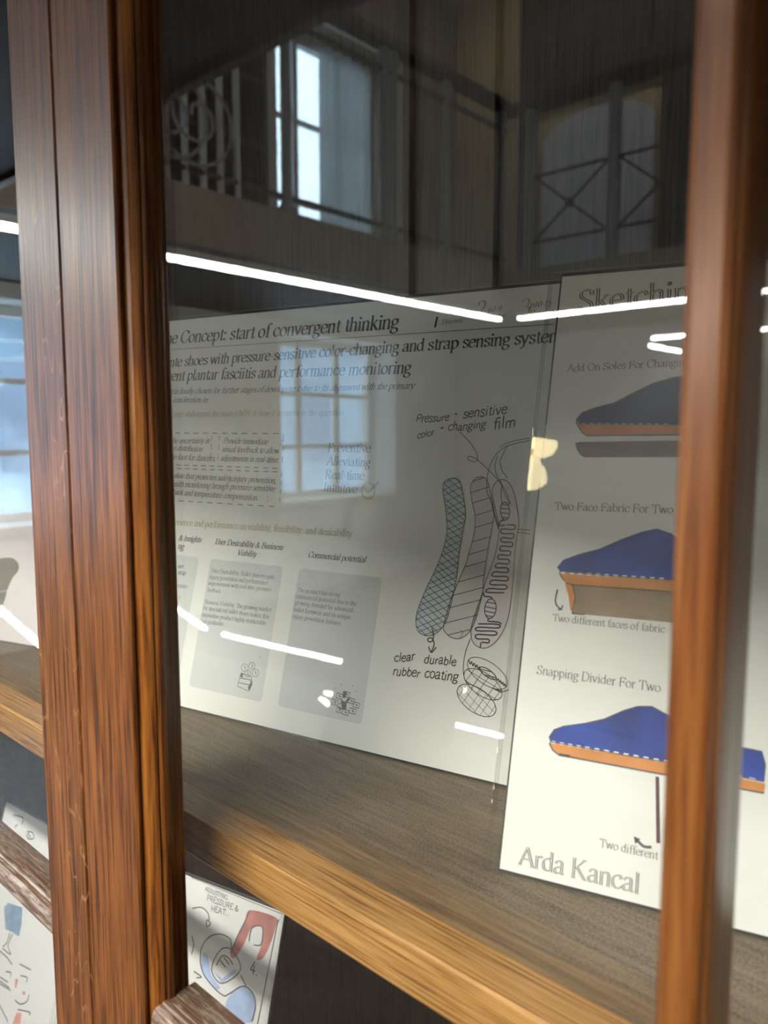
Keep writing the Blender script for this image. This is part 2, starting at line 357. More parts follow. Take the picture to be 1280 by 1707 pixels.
glyph('N', 1.4, 'L.25,1.5 .25,0;L.25,1.5 1.15,0;L1.15,0 1.15,1.5;S.25,0;S1.15,1.5')
glyph('O', 1.42, 'O.7,1.5 .28,1.28 .12,.75 .28,.22 .7,0 1.12,.22 1.28,.75 1.12,1.28')
glyph('1', .95, 'L.5,1.5 .5,0;L.5,1.5 .24,1.3;S.5,0')
glyph('2', .95, 'C.14,1.15 .22,1.42 .48,1.5 .76,1.36 .78,1.05 .6,.66 .14,.0;L.14,.03 .84,.03')
glyph('3', .95, 'C.16,1.25 .28,1.46 .5,1.5 .74,1.36 .74,1.05 .6,.86 .36,.78;C.36,.78 .68,.76 .82,.45 .72,.1 .42,0 .14,.14')
glyph('4', .95, 'L.64,1.5 .1,.45;L.1,.45 .88,.45;L.64,1.1 .64,0')
glyph('5', .95, 'L.76,1.5 .26,1.5;L.26,1.5 .2,.84;C.2,.84 .55,.92 .8,.62 .76,.2 .44,0 .14,.12')
glyph('7', .95, 'L.14,1.48 .82,1.48;L.82,1.48 .4,0')
glyph('9', .95, 'O.5,1.5 .22,1.34 .14,1.02 .26,.72 .5,.64 .74,.78 .8,1.08 .72,1.38;C.8,1.05 .74,.5 .5,.15 .22,0')
glyph('0', .95, 'O.48,1.5 .22,1.25 .12,.75 .22,.25 .48,0 .74,.25 .84,.75 .74,1.25')
glyph('-', .62, 'L.1,.5 .52,.5')
glyph('.', .46, 'D.2,.1'); glyph(',', .46, 'D.2,.1;L.24,.1 .12,-.26'); glyph(':', .5, 'D.22,.1;D.22,.85')
glyph('&', 1.5, 'C1.3,.75 1.15,.35 .8,.04 .4,0 .18,.28 .3,.62 .72,.95 .84,1.25 .66,1.48 .46,1.35 .48,1.05 .8,.5 1.1,.12 1.4,.06')
WIDTH_SP = .5
def advance(s): return sum(G[c][0] if c in G else WIDTH_SP for c in s)
class Art:
    """flat artwork on one sheet: polygons in sheet coordinates (u right, v up), grouped per ink"""
    def __init__(s, px): s.px = px; s.polys = []
    def ribbon(s, P, w, nib=None, thin=.35, closed=False):
        P = [Vector(p[:2]) for p in P]
        Q = [P[0]]
        for p in P[1:]:
            if (p - Q[-1]).length > 1e-6: Q.append(p)
        P = Q
        if len(P) < 2: return
        L, R = [], []; n = len(P)
        for i, p in enumerate(P):
            a = P[i - 1] if i else (P[-2] if closed else p); b = P[i + 1] if i < n - 1 else (P[1] if closed else p)
            d = (b - a)
            if d.length < 1e-9: d = Vector((1, 0))
            d.normalize(); k = 1
            if nib is not None:
                k = max(thin, abs(d.x * math.sin(nib) - d.y * math.cos(nib)))
            nn = Vector((-d.y, d.x)) * (w * k * .5)
            L.append(p + nn); R.append(p - nn)
        for i in range(n - 1): s.polys.append([L[i], R[i], R[i + 1], L[i + 1]])
    def uv(s, x, y): return s.px(x, y)
    def line(s, pts, w, smooth=True, closed=False, k=6):
        P = [s.uv(*p) for p in pts]
        if smooth and len(P) > 2: P = catmull(P, k, closed)
        elif closed: P = P + [P[0]]
        s.ribbon(P, w, closed=closed)
    def fill(s, pts, smooth=True):
        P = [s.uv(*p) for p in pts]
        s.polys.append([Vector(p) for p in (catmull(P, 5, True)[:-1] if smooth else P)])
    def dash(s, a, b, w, n, duty=.55):
        A, B = Vector(s.uv(*a)), Vector(s.uv(*b))
        for i in range(n): s.ribbon([A + (B - A) * (i / n), A + (B - A) * ((i + duty) / n)], w)
    def hatch(s, poly, ang, step, w, jit=0):
        P = [s.uv(*p) for p in poly]; P = catmull(P, 4, True)[:-1]
        c, sn = math.cos(ang), math.sin(ang)
        rot = [(p[0] * c + p[1] * sn, -p[0] * sn + p[1] * c) for p in P]
        y = min(r[1] for r in rot) + step * .5; hi = max(r[1] for r in rot)
        while y < hi:
            xs = []
            for i in range(len(rot)):
                a, b = rot[i], rot[(i + 1) % len(rot)]
                if (a[1] > y) != (b[1] > y): xs.append(a[0] + (y - a[1]) / (b[1] - a[1]) * (b[0] - a[0]))
            xs.sort()
            for x0, x1 in zip(xs[::2], xs[1::2]):
                s.ribbon([(x0 * c - y * sn, x0 * sn + y * c), (x1 * c - y * sn, x1 * sn + y * c)], w)
            y += step * (1 + random.uniform(-jit, jit))
    def text(s, t, a, b, pre='', post='', slant=0, wt=.17, serif=True, nib=.35, thin=.38, hand=0, tall=1):
        """t runs from pixel a to pixel b on its baseline; pre / post continue it on either side"""
        A, B = Vector(s.uv(*a)), Vector(s.uv(*b)); d = B - A; size = d.length / advance(t); d.normalize()
        up = Vector((-d.y, d.x)); x = -advance(pre); W = wt * size
        for ch in pre + t + post:
            if ch not in G: x += WIDTH_SP; continue
            adv, st = G[ch]; jy = random.uniform(-hand, hand); js = 1 + random.uniform(-hand, hand)
            T = lambda p: A + d * ((x + p[0] + (p[1] + jy) * slant) * size) + up * ((p[1] * js * tall + jy) * size)
            nb = None if not serif else nib
            for k, pts in st:
                if k == 'L': s.ribbon([T(p) for p in pts], W, nb, thin)
                elif k == 'C': s.ribbon([T(p) for p in catmull(pts, 4)], W, nb, thin)
                elif k == 'O': s.ribbon([T(p) for p in catmull(pts, 4, True)], W, nb, thin, True)
                elif k == 'D':
                    c = T(pts[0]); s.polys.append([c + Vector((math.cos(q), math.sin(q))) * W * .62 for q in [i * math.pi / 4 for i in range(8)]])
                elif serif:
                    c = pts[0]; h = .17
                    l, r = {'S': (h, h), 'T': (h, 0), 'R': (0, h)}[k]
                    s.ribbon([T((c[0] - l, c[1] - (.06 if k == 'T' else 0))), T((c[0] + r, c[1]))], W * .42)
            x += adv
    def build(s, name, m, parent, w):
        if not s.polys: return
        bm = bmesh.new()
        for P in s.polys:
            if len(P) == 4 or len(P) > 4 or len(P) == 3:
                try: f = bm.faces.new([bm.verts.new((p[0], p[1], w)) for p in P])
                except ValueError: continue
                f.normal_update()
                if f.normal.z < 0: f.normal_flip()
        o = link(name, bm, m, parent, keep=True); s.polys = []
        return o

class Sheet:
    """a print in a clear stand: local x along its foot, y up its face, z towards the viewer"""
    def __init__(s, name, foot, deg, lean, u0, u1, h, pap, margin=(.003, .003, .003), front=True, pw=.0026):
        s.foot = foot
        u = Vector((math.cos(math.radians(deg)), math.sin(math.radians(deg)), 0)); n = Vector((-u.y, u.x, 0))
        l = math.radians(lean); e = n * math.sin(l) + Vector((0, 0, math.cos(l))); N = u.cross(e)
        s.u, s.e, s.N = u, e, N
        M = Matrix((u, e, N)).transposed().to_4x4(); M.translation = foot + Vector((0, 0, EYE))
        s.root = empty(name, mat=M)
        ml, mr, mt = margin
        b = bmesh.new(); bbox(b, (u0 - .001, .0, -.0032), (u1 + .001, h + .0022, -.0004), .0004); s.back = link('back_plate', b, SMOKE, s.root)
        b = bmesh.new(); box(b, (u0, .0015, -.0003), (u1, h, 0)); s.paper = link('paper_sheet', b, pap, s.root)
        if front:
            b = bmesh.new(); bbox(b, (u0 - ml, .0, pw), (u1 + mr, h + mt, pw + .0014), .0003); s.front = link('front_sheet', b, ACRYL, s.root)
            # clear edge strips closing the pocket at the sides
            for x in (u0 - ml, u1 + mr - .0012):
                b = bmesh.new(); box(b, (x, 0, -.0003), (x + .0012, h, pw)); link('side_edge', b, ACRYL, s.root)
    def px(s, x, y):
        r = ray(x, y); t = s.foot.dot(s.N) / r.dot(s.N); p = r * t - s.foot
        return (p.dot(s.u), p.dot(s.e))

# ================================================================== THE HALL (seen mirrored in the door glass)
YG = .179                                     # plane of the door glass
def RY(v): return 2 * YG - v                  # depth in the mirror -> place in the hall
XW, XG = -5.1, -3.3                           # side wall, edge of the side gallery
YW, YGAL = RY(6.75), RY(5.05)                 # far wall, edge of the far gallery
ZD0, ZD1 = .90, 1.16                          # gallery deck
ZT = 4.3
XR = 4.2; YN = .62                            # right wall, wall behind the display case
def slab(name, a, b, m, kind='structure'):
    bm = bmesh.new(); box(bm, (a[0], a[1], a[2] + EYE), (b[0], b[1], b[2] + EYE)); return tag(link(name, bm, m), kind=kind)
slab('floor', (XW - .5, YW - .3, -EYE - .1), (XR + .2, YN + .2, -EYE), PARQ)
slab('ceiling', (XW - .5, YW - .3, ZT), (XR + .2, YN + .2, ZT + .1), CREAM)
slab('wall_right', (XR, YW - .3, -EYE), (XR + .15, YN + .2, ZT), CREAM)
slab('wall_near', (XW - .5, YN, -EYE), (XR + .2, YN + .15, ZT), CREAM)
# side wall with two bays of deep windows on two floors
bays = [(RY(5.75), RY(4.28)), (RY(2.95), RY(1.45))]
levels = [(-.64, .82), (1.34, 3.45)]
def wall_grid(bm, ys, zs, holes, x0, x1):
    for i in range(len(ys) - 1):
        for j in range(len(zs) - 1):
            if (i, j) in holes: continue
            box(bm, (x0, ys[i], zs[j] + EYE), (x1, ys[i + 1], zs[j + 1] + EYE))
bm = bmesh.new()
wall_grid(bm, [YW - .3, bays[0][0], bays[0][1], bays[1][0], bays[1][1], YN + .15], [-EYE, -.64, .82, ZD1], {(1, 1), (3, 1)}, XW - .45, XW)
tag(link('wall_left', bm, CREAM), kind='structure')
bm = bmesh.new()
wall_grid(bm, [YW - .3, bays[0][0], bays[0][1], bays[1][0], bays[1][1], YN + .15], [ZD1, 1.34, 3.45, ZT], {(1, 1), (3, 1)}, XW - .45, XW)
tag(link('wall_left_upper', bm, BISTRE), kind='structure')
k = 0
for (ya, yb) in bays:
    for (za, zb) in levels:
        k += 1
        r = tag(empty('window_%d' % k, V(XW - .3, (ya + yb) / 2, za)), kind='structure')
        def loc(b_): return link
        o = r.location
        def bx(bm, a, b): box(bm, (a[0] - o.x, a[1] - o.y, a[2] + EYE - o.z), (b[0] - o.x, b[1] - o.y, b[2] + EYE - o.z))
        b = bmesh.new()
        f = .07
        bx(b, (XW - .36, ya, za), (XW - .28, ya + f, zb)); bx(b, (XW - .36, yb - f, za), (XW - .28, yb, zb))
        bx(b, (XW - .36, ya + f, za), (XW - .28, yb - f, za + f)); bx(b, (XW - .36, ya + f, zb - f), (XW - .28, yb - f, zb))
        pieces('window_frame', b, WHITE, r)
        b = bmesh.new()
        for t in (1 / 3, 2 / 3):
            y = ya + (yb - ya) * t; bx(b, (XW - .345, y - .03, za + f), (XW - .295, y + .03, zb - f))
        for t in (.33, .66):
            z = za + (zb - za) * t; bx(b, (XW - .34, ya + f, z - .02), (XW - .30, yb - f, z + .02))
        pieces('glazing_bar', b, WHITE, r)
        b = bmesh.new(); bx(b, (XW - .325, ya + f, za + f), (XW - .319, yb - f, zb - f)); link('pane', b, WGLASS, r)
        b = bmesh.new(); bx(b, (XW - .28, ya - .0, za - .03), (XW + .05, yb + .0, za + .015)); link('window_sill', b, WHITE, r)
        if za > 1 and k < 3:
            b = bmesh.new(); n = 26; yc0, yc1 = ya + .09, ya + .78
            for i in range(n):
                y0 = yc0 + (yc1 - yc0) * i / n; y1 = yc0 + (yc1 - yc0) * (i + 1) / n; x0 = XW - .22 + .025 * math.sin(i * 1.3); x1 = XW - .22 + .025 * math.sin(i * 1.3 + 1.3)
                vs = [b.verts.new((x - o.x, y - o.y, z + EYE - o.z)) for x, y, z in ((x0, y0, za + .3), (x1, y1, za + .3), (x1, y1, zb - .02), (x0, y0, zb - .02))]; b.faces.new(vs)
            bmesh.ops.solidify(b, geom=b.faces[:], thickness=.003); link('net_curtain', b, NET, r)
        b = bmesh.new()
        for y0, y1 in ((ya - .10, ya), (yb, yb + .10)): bx(b, (XW, y0, za - .05), (XW + .03, y1, zb + .1))
        bx(b, (XW, ya, zb), (XW + .03, yb, zb + .1))
        pieces('architrave', b, WHITE, r)
r = tag(empty('building', V(-9.6, -2.6, -EYE)), 'pale building across the courtyard, seen through the windows', 'building')
bm = bmesh.new(); box(bm, (-.3, -16, 0), (.3, 7, 2.75)); link('wall', bm, STONE, r)
bm = bmesh.new(); prism(bm, [(-.4, 2.75), (.45, 2.75), (.0, 3.05)], 1, -16.1, 7.1); link('roof', bm, SLATE, r)
for y in (-8.9, -7.4, -5.9, -4.4, -2.9, -1.4, .1, 1.6, 3.1, 4.6):
    bm = bmesh.new(); box(bm, (.3, y, .95), (.33, y + .7, 2.2)); link('window', bm, SLATE, r)
# far wall, its upper floor in ochre plaster with dark panelling and a pale arched doorway
slab('wall_far', (XW - .5, YW - .15, -EYE), (XR + .2, YW, ZD1), CREAM)
slab('wall_far_upper', (XW - .5, YW - .15, ZD1), (XR + .2, YW, ZT), OCHRE)
def arch(name, x0, x1, z0, z1, y, m, label=None):
    b = bmesh.new(); n = 14; mid = (x0 + x1) / 2; hw = (x1 - x0) / 2; rise = .22
    P = [(x0, z0 + EYE), (x1, z0 + EYE)] + [(mid + hw * math.cos(math.pi * i / n), z1 - rise + EYE + rise * math.sin(math.pi * i / n)) for i in range(n + 1)]
    prism(b, P, 1, y, y + .03)
    return link(name, b, m)
d = arch('door_1', -4.05, -2.95, ZD1, 2.92, YW + .002, PALEP); tag(d, kind='structure')
bm = bmesh.new()
for (x0, x1, z0, z1) in ((-4.3, -4.12, ZD1, ZT), (-2.88, -2.7, ZD1, 3.02), (-4.12, 2.5, 3.02, 3.3), (-4.12, -3.9, 3.3, ZT), (-3.2, -3.0, 3.3, ZT), (-2.3, -2.1, 3.3, ZT), (-2.7, -2.5, ZD1, 3.02), (-1.9, -1.75, ZD1, 3.02), (-4.12, 2.5, 4.1, ZT)):
    box(bm, (x0, YW, z0 + EYE), (x1, YW + .06, z1 + EYE))
box(bm, (-4.12, YW, 3.3 + EYE), (2.5, YW + .02, 4.1 + EYE))
tag(link('trim_1', bm, OAKD), kind='structure')

# galleries
def gallery(label, deck, fascia, ZD0=ZD0, fm=None):
    r = tag(empty('gallery_balcony', V((deck[0][0] + deck[1][0]) / 2, (deck[0][1] + deck[1][1]) / 2, ZD0)), label, 'balcony')
    o = r.location
    def part(name, bm, m):
        for v in bm.verts: v.co -= o
        return pieces(name, bm, m, r)
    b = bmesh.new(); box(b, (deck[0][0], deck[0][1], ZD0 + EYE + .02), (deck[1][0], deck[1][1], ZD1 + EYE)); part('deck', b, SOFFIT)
    b = bmesh.new(); box(b, (fascia[0][0], fascia[0][1], ZD0 + EYE), (fascia[1][0], fascia[1][1], ZD1 + EYE + .02)); part('fascia', b, fm or BEAM)
    return part
part = gallery('beige-fronted gallery along the window wall, with pale iron balusters and dark posts', ((XW + .005, YGAL, 0), (XG - .03, YN - .01, 0)), ((XG - .03, YGAL, 0), (XG, YN - .01, 0)))
ZH = 2.33
for y in (RY(4.98), RY(4.32), RY(3.78), RY(3.70), RY(2.9), RY(1.9), RY(1.0)):
    b = bmesh.new(); lathe(b, [(.05, 0), (.055, .03), (.034, .06), (.030, .10), (.030, 1.05), (.045, 1.08), (.045, 1.12), (.03, 1.15)], V(XG - .06, y, ZD1 + .02), 14); part('post', b, IRONP)
b = bmesh.new(); bbox(b, (XG - .11, YGAL + .0, ZH + EYE), (XG - .01, YN - .1, ZH + EYE + .07), .012); part('handrail', b, OAKD)
for zz in (ZD1 + .10, ZH - .14):
    b = bmesh.new(); box(b, (XG - .075, YGAL, zz + EYE), (XG - .045, YN - .1, zz + EYE + .025)); part('rail', b, IRON)
for i in range(6):
    y = RY(2.04 + i * .105)
    b = bmesh.new(); tube(b, [V(XG - .06, y, ZD1 + .02), V(XG - .06, y, ZH - .02)], .017, 8); part('baluster', b, WHITE)
for yy in (RY(2.3), RY(2.15)):
    P = []
    for i in range(46):
        a = i * .3; rr = .03 + .0055 * i
        P.append(V(XG - .02, yy + rr * math.cos(a), ZD1 + .36 + rr * math.sin(a)))
    b = bmesh.new(); tube(b, P, .009, 6); part('scroll', b, IRONP)
part = gallery('beige-fronted gallery across the far end, with crossed iron railing panels', ((XW + .005, YW + .062, 0), (XR - .01, YGAL - .04, 0)), ((XW + .005, YGAL - .04, 0), (XR - .01, YGAL - .005, 0)))
b = bmesh.new(); bbox(b, (XG - .1, YGAL - .12, ZH + EYE), (XR - .05, YGAL - .02, ZH + EYE + .07), .012); part('handrail', b, OAKD)
xs = [XG + .12 + .66 * i for i in range(7)]
for i, x in enumerate(xs):
    b = bmesh.new(); bbox(b, (x - .035, YGAL - .1, ZD1 + EYE), (x + .035, YGAL - .03, ZH + EYE), .006); part('post', b, IRONP)
    if i == len(xs) - 1: break
    za, zb, x0, x1 = ZD1 + .22, ZH - .48, x + .035, xs[i + 1] - .035
    b = bmesh.new()
    for zz in (za, zb): tube(b, [V(x0, YGAL - .06, zz), V(x1, YGAL - .06, zz)], .012, 6)
    part('rail', b, IRON)
    b = bmesh.new()
    tube(b, [V(x0, YGAL - .06, za), V(x1, YGAL - .06, zb)], .010, 6); tube(b, [V(x0, YGAL - .06, zb), V(x1, YGAL - .06, za)], .010, 6)
    bmesh.ops.create_uvsphere(b, u_segments=12, v_segments=8, radius=.035, matrix=Matrix.Translation(V((x0 + x1) / 2, YGAL - .06, (za + zb) / 2)))
    part('cross_brace', b, IRON)
part = gallery('dark-soffited gallery overhanging the display case', ((XG + .03, RY(1.17), 0), (XR - .01, YN - .01, 0)), ((XG + .03, RY(1.17) - .03, 0), (XR - .01, RY(1.17), 0)), .86, OAKD)

# bookcases in the hall
def bookcase(label, x0, x1, y0, y1, z0, z1, shelves, face):
    r = tag(empty('bookcase', V((x0 + x1) / 2, (y0 + y1) / 2, z0)), label, 'bookcase'); o = r.location.copy()
    def part(name, bm, m):
        for v in bm.verts: v.co -= o
        return link(name, bm, m, r)
    t = .04
    def B(a, b): q = bmesh.new(); box(q, (a[0], a[1], a[2] + EYE), (b[0], b[1], b[2] + EYE)); return q
    if face == 'x':
        part('side_panel', B((x0, y0, z0), (x1, y0 + t, z1)), OAKD); part('side_panel', B((x0, y1 - t, z0), (x1, y1, z1)), OAKD)
        part('back_panel', B((x0, y0 + t, z0), (x0 + .02, y1 - t, z1)), OAKD)
    else:
        part('side_panel', B((x0, y0, z0), (x0 + t, y1, z1)), OAKD); part('side_panel', B((x1 - t, y0, z0), (x1, y1, z1)), OAKD)
        part('back_panel', B((x0 + t, y0, z0), (x1 - t, y0 + .02, z1)), OAKD)
    for i in range(shelves + 1):
        z = z0 + (z1 - z0 - t) * i / shelves
        if face == 'x': part('shelf', B((x0 + .02, y0 + t, z), (x1 - .01, y1 - t, z + t)), OAKD)
        else: part('shelf', B((x0 + t, y0 + .02, z), (x1 - t, y1 - .01, z + t)), OAKD)
bookcase('tall dark bookcase on the side gallery beside the upper window', XW, XW + .45, RY(3.84), RY(3.0), ZD1, 3.9, 6, 'x')
bookcase('dark glass-fronted bookcase under the far gallery', -2.2, -.6, YW + .002, YW + .4, -EYE, .55, 5, 'y')

# linear lamps
def linear_lamp(label, a, b, wdt=.038, mat=LED, group=None):
    a, b = Vector(a), Vector(b); c = (a + b) / 2
    r = tag(empty('linear_lamp', V(*c)), label, 'lamp', group)
    d = (b - a); L = d.length; along = 0 if abs(d.x) > abs(d.y) else 1
    h = [0, 0]; 
    def bb(w_, z0, z1, l): 
        return ((-l / 2, -w_ / 2, z0), (l / 2, w_ / 2, z1)) if along == 0 else ((-w_ / 2, -l / 2, z0), (w_ / 2, l / 2, z1))
    q = bmesh.new(); A, B = bb(wdt + .012, .028, .06, L + .02); bbox(q, A, B, .004); link('housing', q, HOUSE, r)
    q = bmesh.new(); A, B = bb(wdt, .0, .028, L); bbox(q, A, B, .008); link('diffuser', q, mat, r)
    q = bmesh.new()
    for t in (-.35, .35):
        p = (L * t, 0) if along == 0 else (0, L * t); tube(q, [(p[0], p[1], .06), (p[0], p[1], (ZD0 if c.z < ZD0 else ZT) - c.z - .001)], .004, 6)
    pieces('suspension_rod', q, IRON, r)
    return r
ZS = .81
linear_lamp('long linear lamp hung below the window-side gallery edge', (-3.3, RY(1.2), ZS), (-3.36, RY(4.96), ZS))
linear_lamp('linear lamp hung below the far gallery edge, at a right angle to the long one', (-3.2, RY(5.02), ZS), (-1.2, RY(5.02), ZS))
linear_lamp('short linear lamp deep under the far gallery, parallel to its edge', (-2.58, RY(5.98), .70), (-1.0, RY(5.98), .70))
linear_lamp('stubby linear lamp under the far gallery, running towards the end wall', (-2.62, RY(6.05), .65), (-2.62, RY(6.66), .65))
linear_lamp('added unseen fill lamp below the ceiling above the far gallery', (-4.4, -5.5, ZT - .09), (-.6, -5.5, ZT - .09), .06)  # added out of view to fill the dim arch, plaster and panelling
# tiered pendant in front of the added, unseen batten whose key light reaches the case just under the edge of the near gallery
PL = V(-.30, -3.1, 2.18)
r = tag(empty('pendant_lamp', PL), 'cream glass pendant lamp with two tiered shades hanging in the hall', 'lamp')
for z0, s_ in ((.0, .85), (.24, 1.0)):
    q = bmesh.new(); lathe(q, [(.03 * s_, .19 * s_), (.08 * s_, .17 * s_), (.125 * s_, .10 * s_), (.14 * s_, .04), (.11 * s_, .01), (.03, .0)], (0, 0, z0), 28); link('shade', q, SHADE, r, True)
q = bmesh.new(); lathe(q, [(.008, -.07), (.022, -.05), (.008, -.02), (.011, .0), (.011, ZT - 2.18 - .03), (.06, ZT - 2.18 - .02), (.06, ZT - 2.18)], (0, 0, 0), 12); link('stem', q, BRASS, r)
BL, BX, BY, BZ = 4.2, -.2, -3.35, 2.78  # unseen batten, its form made up to carry the soft key light
r = tag(empty('added_key_batten', V(BX, BY, BZ)), 'unseen white reflector batten, added over the hall behind the pendant lamp for the key light', 'lamp')
q = bmesh.new(); bbox(q, (-BL / 2 - .03, -.12, .02), (BL / 2 + .03, .10, .14), .01); link('housing', q, HOUSE, r)
q = bmesh.new(); bbox(q, (-BL / 2, -.10, -.01), (BL / 2, .08, .022), .006); link('diffuser', q, glow('key_batten_diffuser', (1, .95, .86), 3.0), r)
q = bmesh.new()
for t in (-1.5, 0, 1.5): tube(q, [(t, 0, .141), (t, 0, ZT - BZ - .001)], .006, 6)
pieces('suspension_rod', q, IRON, r)
ld = bpy.data.lights.new('added_key_light', 'AREA'); ld.shape = 'RECTANGLE'; ld.size = BL; ld.size_y = .2; ld.energy = KEY; ld.color = (1, .955, .89); ld.spread = math.radians(110)
lo = bpy.data.objects.new('added_key_light', ld); COL.objects.link(lo); lo.parent = r; lo.location = (0, .16, .02)
lo.rotation_euler = (V(BX, .2, -.1) - V(BX, BY, BZ)).to_track_quat('-Z', 'Y').to_euler()

# ================================================================== THE DISPLAY CASE
YF = .167
YB = .50
case = tag(empty('display_case', V(-.25, .33, -EYE)), 'tall oak display case with glazed doors and a dusty shelf of printed boards', 'display case')
CO = case.location.copy()
def cpart(name, bm, m, parent=None, smooth=False):
    for v in bm.verts: v.co -= CO
    return link(name, bm, m, parent or case, smooth)
def cb(a, b, r=None):
    q = bmesh.new()
    A, B = (a[0], a[1], a[2] + EYE), (b[0], b[1], b[2] + EYE)
    bbox(q, A, B, r) if r else box(q, A, B)
    return q
X0, X1 = -1.02, .56
ZB, ZTOP = -.98, .58
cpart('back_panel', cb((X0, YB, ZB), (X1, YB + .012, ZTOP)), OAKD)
for x, ww in ((-.43, .018), (-.343, .009), (-.80, .018), (.1, .018)):
    cpart('back_batten', cb((x - ww / 2, YB - .006, ZB), (x + ww / 2, YB, ZTOP), .001), OAKD)
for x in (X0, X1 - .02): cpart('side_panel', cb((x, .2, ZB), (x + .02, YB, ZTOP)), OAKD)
cpart('plinth', cb((X0 - .01, .175, -EYE), (X1 + .01, YB + .012, ZB), .004), OAK)
cpart('cornice', cb((X0 - .03, .14, ZTOP), (X1 + .03, YB + .012, ZTOP + .06), .006), OAK)
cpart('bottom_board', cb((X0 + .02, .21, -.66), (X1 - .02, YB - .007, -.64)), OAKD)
sh = cpart('shelf', cb((X0 + .021, .2345, -.2215), (X1 - .021, YB - .007, -.2), .0006), BOARD)
b = bmesh.new(); prism(b, [(.2142, -.2205 + EYE), (.2147, -.2215 + EYE), (.2343, -.2215 + EYE), (.2343, -.1999 + EYE), (.2155, -.1999 + EYE), (.2142, -.2010 + EYE)], 0, X0 + .021, X1 - .021)
cpart('edge_strip', b, OAKS, sh)
# doors
zlo, zhi = -.93, .55
def door(name_label, st, others):
    b = bmesh.new()
    prism(b, st, 2, zlo + EYE, zhi + EYE)
    return b
LST = [(-.3936, .168), (-.3926, .167), (-.3514, .167), (-.3505, .1685), (-.3505, .200), (-.3936, .200)]
RST = [(-.3495, .1685), (-.3486, .167), (-.3008, .167), (-.2998, .1678), (-.2998, .1690), (-.3010, .1695), (-.3009, .1752), (-.2948, .1755), (-.2938, .1760),
       (-.2931, .1768), (-.2930, .1790), (-.2968, .1818), (-.2998, .1908), (-.3160, .2005), (-.3495, .200)]
def stile(prof, m, parent, n='stile'):
    b = bmesh.new(); prism(b, prof, 2, zlo + EYE, zhi + EYE); return cpart(n, b, m, parent)
def xbar(prof, x0, x1, m, parent, n='glazing_bar'):
    b = bmesh.new(); prism(b, [(p[0], p[1] + EYE) for p in prof], 0, x0, x1); return cpart(n, b, m, parent)
HB = [(.1788, -.2606), (.1738, -.2606), (.1730, -.2615), (.1722, -.2610), (.1702, -.2614), (.1687, -.2626), (.1678, -.2645), (.1672, -.2705), (.1688, -.2724), (.1788, -.2730), (.196, -.2730), (.196, -.2700), (.1908, -.2606), (.1818, -.2606)]
top = [(.167, .50), (.2, .50), (.2, .55), (.167, .55)]; bot = [(.167, -.93), (.2, -.93), (.2, -.87), (.167, -.87)]
# left door
dl = stile(LST, OAKF, case, 'door')
stile([(-.99, .167), (-.94, .167), (-.94, .2), (-.99, .2)], OAKF, dl)
xbar(top, -.94, -.3936, OAK, dl, 'rail'); xbar(bot, -.94, -.3936, OAK, dl, 'rail')
xbar(HB, -.94, -.3936, OAKX, dl)
for z0, z1 in ((-.2640, .50), (-.87, -.2725)): cpart('glass_pane', cb((-.94, .179, z0), (-.3936, .1815, z1)), GLASS, dl)
# right door
RX = .45
dr = stile(RST, OAK, case, 'door')
b = bmesh.new()
prism(b, [(-.3007, .1702), (-.2990, .1704), (-.2970, .1711), (-.2956, .1723), (-.2946, .1737), (-.2943, .1748), (-.2950, .1753), (-.3007, .1751)], 2, zlo + EYE, zhi + EYE); cpart('bead', b, BEAD, dr)
stile([(RX, .167), (RX + .05, .167), (RX + .05, .2), (RX, .2)], OAK, dr)
xbar(top, -.2986, RX, OAK, dr, 'rail'); xbar(bot, -.2986, RX, OAK, dr, 'rail')
VB = [(-.0662, .1695), (-.0656, .1680), (-.0640, .1670), (-.0578, .1670), (-.0563, .1680), (-.0560, .1694), (-.0569, .1699), (-.0569, .1706), (-.0556, .1712), (-.0552, .1735), (-.0552, .1790),
      (-.0556, .1818), (-.0561, .1908), (-.0575, .196), (-.0650, .196), (-.0668, .1908), (-.0670, .1818), (-.0673, .1790), (-.0673, .1735), (-.0669, .1712), (-.0656, .1706), (-.0656, .1699)]
stile(VB, OAKB, dr, 'glazing_bar')
xbar(HB, -.2945, -.0668, OAKX, dr); xbar(HB, -.0556, RX, OAKX, dr)
for xa, xb in ((-.2945, -.0660), (-.0566, RX)):
    for z0, z1 in ((-.2640, .50), (-.87, -.2725)): cpart('glass_pane', cb((xa, .179, z0), (xb, .1815, z1)), GLASS, dr)
# brass lock on the meeting stiles, below the frame
b = bmesh.new(); lathe(b, [(.009, 0), (.009, .002), (.004, .003)], (0, 0, 0), 16)
bmesh.ops.rotate(b, verts=b.verts[:], cent=(0, 0, 0), matrix=Matrix.Rotation(math.pi / 2, 3, 'X'))
for v in b.verts: v.co += V(-.326, .167, -.55)
cpart('lock_plate', b, BRASS, dr)

# ================================================================== PRINTED BOARDS ON THE SHELF
HS = .2
B1 = ray(820, 1308); B1 = B1 * (-HS / B1.z)
B2 = ray(818, 1450); B2 = B2 * (-HS / B2.z)
# ---- concept board
s1 = Sheet('concept_board', B1, 12.2, 16.2, -.385, .022, .3015, PAPER, (.001, .001, .001))
tag(s1.root, 'white landscape printed board about convergent thinking with three inked insole sketches', 'poster')
P1 = s1.paper; A = Art(s1.px)
a = Art(s1.px)
